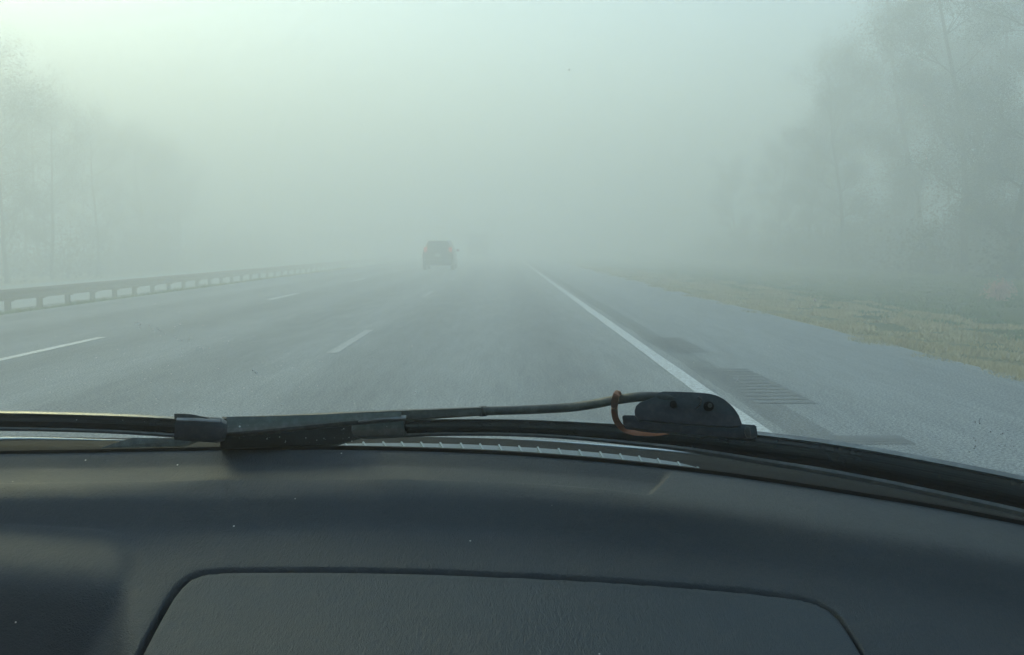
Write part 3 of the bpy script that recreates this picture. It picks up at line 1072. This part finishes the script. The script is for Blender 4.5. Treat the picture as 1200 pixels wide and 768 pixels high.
lt = spline([(-600, 566), (-300, 533), (-100, 517), (0, 512), (140, 513.5), (265, 512), (440, 511), (520, 512.5), (640, 517), (700, 521.5), (760, 526.5), (860, 536), (920, 543.5), (1000, 556), (1060, 567),
             (1130, 584), (1200, 603), (1350, 648), (1600, 735)])
seal_low = lambda u: vf(u) + 3
cowl = ribbon_surface('cowl_panel', lt, seal_low,   .22, .14, -560, 1560, 14, M['cowl'], th=.005)
# bright edge of the seal along the rear of the hood
def edge_path(u0, u1, off, dr_, st=16):
    pts = []
    n = int((u1 - u0) / st) + 1
    for i in range(n):
        u = u0 + (u1 - u0) * i / (n - 1)
        pts.append(at_rho(u, lt(u) + off, front(u)[0] + dr_))
    return pts
circ = [(.0016 * math.cos(a * math.pi / 4), .0016 * math.sin(a * math.pi / 4)) for a in range(8)]
tap = lambda f: (min(1, .25 + 3 * f, .25 + 3 * (1 - f)),) * 2
car_part('bright_trim', sweep('bright_trim', edge_path(600, 1096, 0, .19), circ, scale=tap), M['seal'], cowl, sub=True)
car_part('bright_trim', sweep('bright_trim', edge_path(1136, 1520, 1, .19), circ, scale=tap), M['seal'], cowl, sub=True)
pale = [(.0028 * math.cos(a * math.pi / 4), .004 * math.sin(a * math.pi / 4)) for a in range(8)]
car_part('bright_trim', sweep('bright_trim', edge_path(-560, 150, 2.5, .185), pale, scale=tap), M['seal'], cowl, sub=True)
# ribbed pale grille strip
rt_ = spline([(360, 523.5), (400, 520.5), (440, 519.4), (500, 519.8), (560, 521.5), (600, 523.5), (660, 527.3), (700, 530.5), (740, 534.6), (780, 540), (810, 546), (838, 556)])
rb_ = lambda u: vf(u) + 2.5
grille = ribbon_surface('cowl_grille', rt_, rb_, .150, .085, 362, 836, 8, M['cowl_rib'], cowl, nk=3, th=.004, sub=True)
# raised ribs across the strip: pieces of the grille, joined as they sit past the depth limit
bm = bmesh.new()
u = 385
while u < 828:
    rbb = front(u)[0]
    p0 = at_rho(u - 2.5, rt_(u) + 0.3, rbb + .146)
    p1 = at_rho(u + 3.5, vf(u) + 1.0, rbb + .090)
    mid = (p0 + p1) / 2
    d = (p1 - p0)
    q = d.to_track_quat('Y', 'Z').to_matrix()
    box(bm, mid, (.0022, d.length, .005), .0006, q)
    u += 23 + rs_.uniform(-1.5, 1.5)
car_part('cowl_ribs', bmesh_to('cowl_ribs', bm), M['rib_edge'], cowl, sub=True, kind='stuff')
# light wedge glimpsed under the left blade, part of the hood edge
V = [at_rho(118, 525, 1.15), at_rho(155, 513, 1.15), at_rho(232, 515, 1.15), at_rho(205, 524.5, 1.15)]
V = V + [v + Vector((0, .008, -.004)) for v in V]
Fc = [(0, 1, 2, 3), (7, 6, 5, 4)] + [(i, (i + 1) % 4, 4 + (i + 1) % 4, 4 + i) for i in range(4)]
car_part('hood_edge_plate', mesh('hood_edge_plate', V, Fc), M['arm_dusty'], cowl, sub=True)

# ---- hood
V, Fc = [], []
hx = [-1.25, -1.1, -.9, -.6, -.35, -.1, .2, .4, .55]
hy = [1.18, 1.3, 1.5, 1.8, 2.1, 2.25, 2.3]
hz = [-.30, -.315, -.34, -.385, -.44, -.50, -.62]
for y_, z_ in zip(hy, hz):
    for x_ in hx:
        c_ = abs(x_ + .35) / .9
        V.append((x_, y_ - .22 * c_ ** 2, EYE + z_ - .05 * c_ ** 3))
for j in range(len(hy) - 1):
    for i in range(len(hx) - 1):
        k = j * len(hx) + i
        Fc.append((k, k + 1, k + len(hx) + 1, k + len(hx)))
car_part('hood', mesh('hood', V, Fc, True), M['hood'])

# ---- unseen cabin shell added to shade the dashboard: roof, pillars, doors, rear
bm = bmesh.new()
box(bm, (-.35, -.95, EYE + .36), (1.5, 2.5, .05), .02)
car_part('roof', bmesh_to('roof', bm, auto=40), M['liner'])
for s in (-1, 1):
    V, Fc = [], []
    x_ = -.35 + s * .86
    tube(V, Fc, (x_, .62, EYE - .32), (x_ - s * .12, .27, EYE + .35), .05, .045, 10)
    car_part('pillar', mesh('pillar', V, Fc, True), M['liner'])
    bm = bmesh.new()
    box(bm, (x_ + s * .03, -.55, EYE - .62), (.07, 2.4, .75), .02)
    car_part('door_panel', bmesh_to('door_panel', bm), M['vinyl_panel'])
bm = bmesh.new()
box(bm, (-.35, -.55, EYE - 1.0), (1.7, 2.5, .05), .01)
car_part('floor_pan', bmesh_to('floor_pan', bm), M['black'])
for x_ in (.0, -.75):
    bm = bmesh.new()
    box(bm, (x_, -.38, EYE - .62), (.5, .5, .16), .05)
    box(bm, (x_, -.66, EYE - .28), (.5, .14, .66), .05, Matrix.Rotation(R(12), 3, 'X'))
    car_part('seat', bmesh_to('seat', bm, auto=50), M['vinyl_panel'])
bm = bmesh.new()
box(bm, (-.35, -2.1, EYE - .35), (1.6, .08, .9), .02)
car_part('tailgate', bmesh_to('tailgate', bm), M['liner'])

# ---- wipers
def gpath(pts, off, st=10):
    f = spline(pts)
    u0, u1 = pts[0][0], pts[-1][0]
    n = max(2, int(abs(u1 - u0) / st)) + 1
    return [on_glass(u0 + (u1 - u0) * i / (n - 1), f(u0 + (u1 - u0) * i / (n - 1)), off) for i in range(n)]

mm = 0.001
def px(p):  # metres per photograph pixel at the blade's distance
    return p * 0.00085
def blade(parent, centre, halfw, off, caps_u, label=None):
    """rubber blade: top rail, body with grooves, lip.  centre: px curve of middle; halfw(u): px half height"""
    H = 1
    f = spline(centre)
    n = int((centre[-1][0] - centre[0][0]) / 8) + 1
    us_ = [centre[0][0] + (centre[-1][0] - centre[0][0]) * i / (n - 1) for i in range(n)]
    pth = [on_glass(u, f(u), off) for u in us_]
    sc = lambda t: (px(halfw(centre[0][0] + (centre[-1][0] - centre[0][0]) * t)), px(11))
    body = [(.62, -.35), (.86, -.55), (.90, -.2), (.90, .4), (-.2, .5), (-.62, .3), (-.62, -.05), (-.42, -.12), (-.36, -.5), (.0, -.8), (.3, -.78), (.42, -.45)]
    b = car_part('blade_body', sweep('blade_body', pth, body, scale=sc, auto=30), M['rubber'], parent, sub=True)
    rail = [(.78, -.80), (1.0, -.1), (.95, 0), (.7, -.5)]
    car_part('blade_rail', sweep('blade_rail', pth, rail, scale=sc, auto=30), M['rail_sheen'], parent, sub=True)
    lip = [(-.66, -.02), (-.62, -.35), (-.78, -.42), (-.98, -.1), (-1.0, .06), (-.7, .3)]
    car_part('blade_lip', sweep('blade_lip', pth, lip, scale=sc, auto=30), M['rubber_grey'], parent, sub=True)
    return pth

# second wiper (right): arm from the left, its claw and long blade
wiper_r = empty('windshield_wiper', OFF)
wiper_r.parent = own
wiper_r['label'] = 'wiper with its claw bracket and blade running off to the right'
c2 = [(428, 503.5), (480, 501), (540, 500), (600, 500.5), (660, 503), (730, 508), (800, 513.5), (890, 525), (960, 535), (1016, 544.5), (1100, 561), (1200, 582), (1300, 606), (1420, 640)]
h2 = spline([(428, 12), (560, 11), (700, 12), (890, 17.5), (1016, 19), (1200, 20), (1420, 20)])
blade(wiper_r, c2, h2, .016, None)
capp = gpath([(417, 504.5), (424, 503.8), (475, 501.3)], .011, 8)
capprof = [(1.0, -.5), (1.08, .2), (.2, .6), (-.95, .4), (-1.02, -.1), (-.75, -.75), (.1, -1.05), (.7, -.9)]
car_part('end_cap', sweep('end_cap', capp, capprof, scale=lambda f: (px(11.2 * min(1, .72 + 3 * f)), px(11)), auto=35), M['cap'], wiper_r, sub=True)

arm_w = gpath([(262, 501), (320, 497.5), (400, 491.5), (480, 486.5), (566, 482)], .020)
ap = [(1, -.3), (.8, -.8), (-.75, -.8), (-1, -.3), (-1, .5), (1, .5)]
car_part('arm_channel', sweep('arm_channel', arm_w, ap, scale=lambda f: (px(7.5 * (1 - f) ** 1.3 + 5.2), px(8)), auto=30), M['arm'], wiper_r, sub=True)
highlight_path = gpath([(421, 493.5), (440, 491), (476, 489.2)], .0035, 6)  # pale strip stands for the highlight on top of the end cap
car_part('cap_highlight', sweep('cap_highlight', highlight_path, [(1, .6), (.2, 1), (-1, -.2), (-.6, -1), (.3, -.4)], scale=lambda f: (px(2.3), px(3)), auto=30), M['rail_sheen'], wiper_r, sub=True)
highlight_path = gpath([(207, 491.5), (230, 492.2), (258, 494)], -.0055, 6)  # same modelled highlight strip, for the left end cap
# paler face on the upper half of the arm
arm_t = gpath([(266, 498), (320, 495), (400, 490), (470, 485.5)], .0105)
car_part('arm_face', sweep('arm_face', arm_t, [(1, -.4), (1, .4), (-1, .4), (-1, -.4)], scale=lambda f: (px(7.0 * (1 - f) + 2.4), px(2)), auto=30), M['cap'], wiper_r, sub=True)
rodp = [on_glass(u, v, .020) for u, v in ((560, 482), (600, 481), (640, 479.3), (670, 477.3), (695, 473.8), (715, 470), (735, 466.8), (752, 465), (775, 465.5), (795, 469), (812, 474))]
rp2 = []
for i in range(len(rodp) - 1):
    for k in range(4):
        t = k / 4
        a, b, c, d = rodp[max(i - 1, 0)], rodp[i], rodp[i + 1], rodp[min(i + 2, len(rodp) - 1)]
        rp2.append(.5 * ((2 * b) + (c - a) * t + (2 * a - 5 * b + 4 * c - d) * t * t + (3 * b - a - 3 * c + d) * t ** 3))
rp2.append(rodp[-1])
rc = [(math.cos(a * math.pi / 5), math.sin(a * math.pi / 5)) for a in range(10)]
car_part('arm_rod', sweep('arm_rod', rp2, rc, scale=lambda f: (px(5.0), px(4)), auto=50), M['arm'], wiper_r, sub=True)
fer = gpath([(562, 482.2), (570, 481.8)], .020, 3)
car_part('ferrule', sweep('ferrule', fer, rc, scale=lambda f: (px(6.0), px(5)), auto=50), M['arm'], wiper_r, sub=True)

def plate(name, poly, off_near, thick, m, parent, bev=.0007):
    """a moulded plate whose face follows the picture outline, with real thickness and eased edges"""
    c = Vector((0, 0, 0))
    cu = sum(p[0] for p in poly) / len(poly); cv = sum(p[1] for p in poly) / len(poly)
    o = on_glass(cu, cv, off_near)
    n = (o - Vector((0, 0, EYE))).normalized()
    n = (n + Vector((0, .0, -.12))).normalized()
    pts = []
    for (u, v) in poly:
        d = Vector(ray(u, v))
        t = (o - Vector((0, 0, EYE))).dot(n) / d.dot(n)
        pts.append(Vector((0, 0, EYE)) + d * t)
    bm = bmesh.new()
    a = [bm.verts.new(p) for p in pts]
    b = [bm.verts.new(p + n * thick) for p in pts]
    k = len(pts)
    f0 = bm.faces.new(a); f1 = bm.faces.new(b[::-1])
    for i in range(k):
        bm.faces.new((a[i], b[i], b[(i + 1) % k], a[(i + 1) % k]))
    bmesh.ops.recalc_face_normals(bm, faces=bm.faces)
    bmesh.ops.bevel(bm, geom=list(f0.edges), offset=bev, segments=2, affect='EDGES', profile=.6)
    return car_part(name, bmesh_to(name, bm, auto=45), m, parent, sub=True), o, n
plate('claw_cover', [(744, 487), (743.5, 482), (745, 476), (750, 471.5), (758, 469), (766, 466), (771, 460.5), (777, 458.8), (792, 459), (808, 459.6), (822, 460.3), (832, 461.5), (840, 463.5), (848, 467.5),
                     (855, 473), (861, 479.5), (866, 487), (869.5, 497), (868, 500), (850, 500), (800, 497), (748, 492)], .006, .012, M['plastic'], wiper_r)
plate('claw_lobe', [(747, 484), (746, 479), (749, 474), (757, 471.5), (768, 468), (776, 463), (790, 462.5), (808, 463.5), (819, 466.5), (821, 471), (818, 477), (810, 482), (798, 485), (775, 486), (755, 486)],
      .0042, .006, M['plastic'], wiper_r, .0016)
plate('claw_rail', [(729, 488.5), (731, 486.5), (745, 486.8), (747, 489), (780, 491), (836, 494), (838, 494.4), (868, 496.8), (884, 498), (886.5, 499.5), (888, 511), (886, 513.5), (880, 515), (850, 512.5), (820, 510), (780, 506), (733, 501), (730.5, 499)],
      .0015, .016, M['plastic'], wiper_r, .0008)
plate('rail_clip', [(874, 500), (879, 500.5), (880, 512), (875, 512.5), (872, 506)], .0005, .004, M['arm'], wiper_r, .0005)
rim = [on_glass(u, v, .0038) for u, v in ((746, 478), (747, 484), (755, 487), (772, 487.6), (790, 486.6), (805, 484), (815, 479.5), (821, 474), (822, 468.5), (818, 464.5))]
car_part('lobe_rim', sweep('lobe_rim', rim, [(math.cos(a * math.pi / 3), math.sin(a * math.pi / 3)) for a in range(6)], scale=lambda f: (px(.75), px(.9))), M['arm'], wiper_r, sub=True)
plate('arm_shade_plate', [(258, 508), (300, 505), (360, 499), (402, 495.5), (428, 500), (424, 512), (395, 520.5), (330, 523), (258, 526)], .034, .02, M['cowl'], wiper_r, .001)  # dark plate stands for shade in the cowl pocket under the arm
def disc(name, u, v, rp, off, m, parent, th=.002):
    plate(name, [(u + rp * math.cos(a * math.pi / 8), v + rp * .95 * math.sin(a * math.pi / 8)) for a in range(16)], off, th, m, parent, .0002)
disc('bolt_hole', 789, 473.8, 4.2, .0036, M['black'], wiper_r)
disc('bolt_hole', 830.5, 476.3, 6.2, .0045, M['black'], wiper_r)
disc('bolt', 832, 475, 2.6, .0036, M['arm'], wiper_r)
disc('rivet', 770, 497, 2.2, .0008, M['arm'], wiper_r)
plate('slot', [(833, 491.5), (850, 492), (868, 494), (868, 495.5), (850, 494), (833, 493)], .0048, .003, M['black'], wiper_r, .0002)

# first wiper (left): blade and end cap
wiper_l = empty('windshield_wiper', OFF)
wiper_l.parent = own
wiper_l['label'] = 'wiper blade ending in a square cap at the left'
c1 = [(-480, 520), (-300, 503), (-150, 496), (0, 493.5), (80, 495), (160, 498), (225, 502), (240, 503)]
h1 = spline([(-480, 10), (0, 11.5), (120, 11.5), (240, 13)])
blade(wiper_l, c1, h1, .006, None)
c1b = gpath([(206, 501.3), (230, 502.8), (258, 504.8), (265, 505.6)], .0015, 8)
car_part('end_cap', sweep('end_cap', c1b, capprof, scale=lambda f: (px(14.5 * min(1, .75 + 3 * (1 - f))), px(12)), auto=35), M['plastic'], wiper_l, sub=True)
car_part('cap_highlight', sweep('cap_highlight', highlight_path, [(1, .6), (.2, 1), (-1, -.2), (-.6, -1), (.3, -.4)], scale=lambda f: (px(2.0), px(3)), auto=30), M['rail_sheen'], wiper_l, sub=True)
tabp = gpath([(206, 488), (222, 487.5), (236, 489.5), (247, 492)], .010, 8)
car_part('cap_tab', sweep('cap_tab', tabp, [(1, -1), (1, 1), (-1, 1), (-1, -1)], scale=lambda f: (px(2.4 * (1 - f) + .6), px(4)), auto=30), M['arm'], wiper_l, sub=True)

# ---- orange band looped over the wiper arm
bp = [(726, 468), (725, 464), (723.5, 461.2), (721.3, 466), (720.2, 474), (720.1, 482), (721, 489), (723.5, 495), (728.5, 501), (735, 505), (744, 507.5), (755, 508.8), (768, 509.5), (778, 509), (787, 508)]
of = [.030, .026, .012, .004, .004, .002, -.001, -.004, -.006, -.007, -.007, -.007, -.006, -.005, -.003]
P3 = [on_glass(u, v, o_) for (u, v), o_ in zip(bp, of)]
PP = []
for i in range(len(P3) - 1):
    for k in range(5):
        t = k / 5
        a, b, c, d = P3[max(i - 1, 0)], P3[i], P3[i + 1], P3[min(i + 2, len(P3) - 1)]
        PP.append(.5 * ((2 * b) + (c - a) * t + (2 * a - 5 * b + 4 * c - d) * t * t + (3 * b - a - 3 * c + d) * t ** 3))
PP.append(P3[-1])
bw = lambda f: (px(3.4 if f < .5 else 3.4 - 2.6 * max(0, (f - .72)) / .28 - .6 * min(1, (f - .5) / .2)), px(1.0))
# width axis of the ribbon lies across its path as seen from the cabin
org = bpy.data.objects.new('rubber_band', sweep('rubber_band', PP, [(1, -.6), (1, .6), (.3, .9), (-.3, .7), (-1, .6), (-1, -.6), (-.3, -.8), (.3, -1)], scale=bw, auto=30))
C.objects.link(org)
org.data.materials.append(M['band'])
tag(org, 'orange rubber band looped over the wiper arm beside its claw', 'rubber band')

# ================================================================== HAZE
m = bpy.data.materials.new('haze')
m.use_nodes = True
t = m.node_tree
t.nodes.clear()
out = N(t, 'ShaderNodeOutputMaterial')
pv = N(t, 'ShaderNodeVolumePrincipled')
pv.inputs['Color'].default_value = (*HZ_COL, 1)
pv.inputs['Density'].default_value = HZ_DENS
pv.inputs['Anisotropy'].default_value = HZ_ANIS
t.links.new(pv.outputs[0], out.inputs['Volume'])
bm = bmesh.new()
box(bm, (0, 310, (HZ_TOP - 2) / 2), (1440, 920, HZ_TOP + 2))
hz_o = link('haze', bmesh_to('haze', bm), m, kind='stuff')
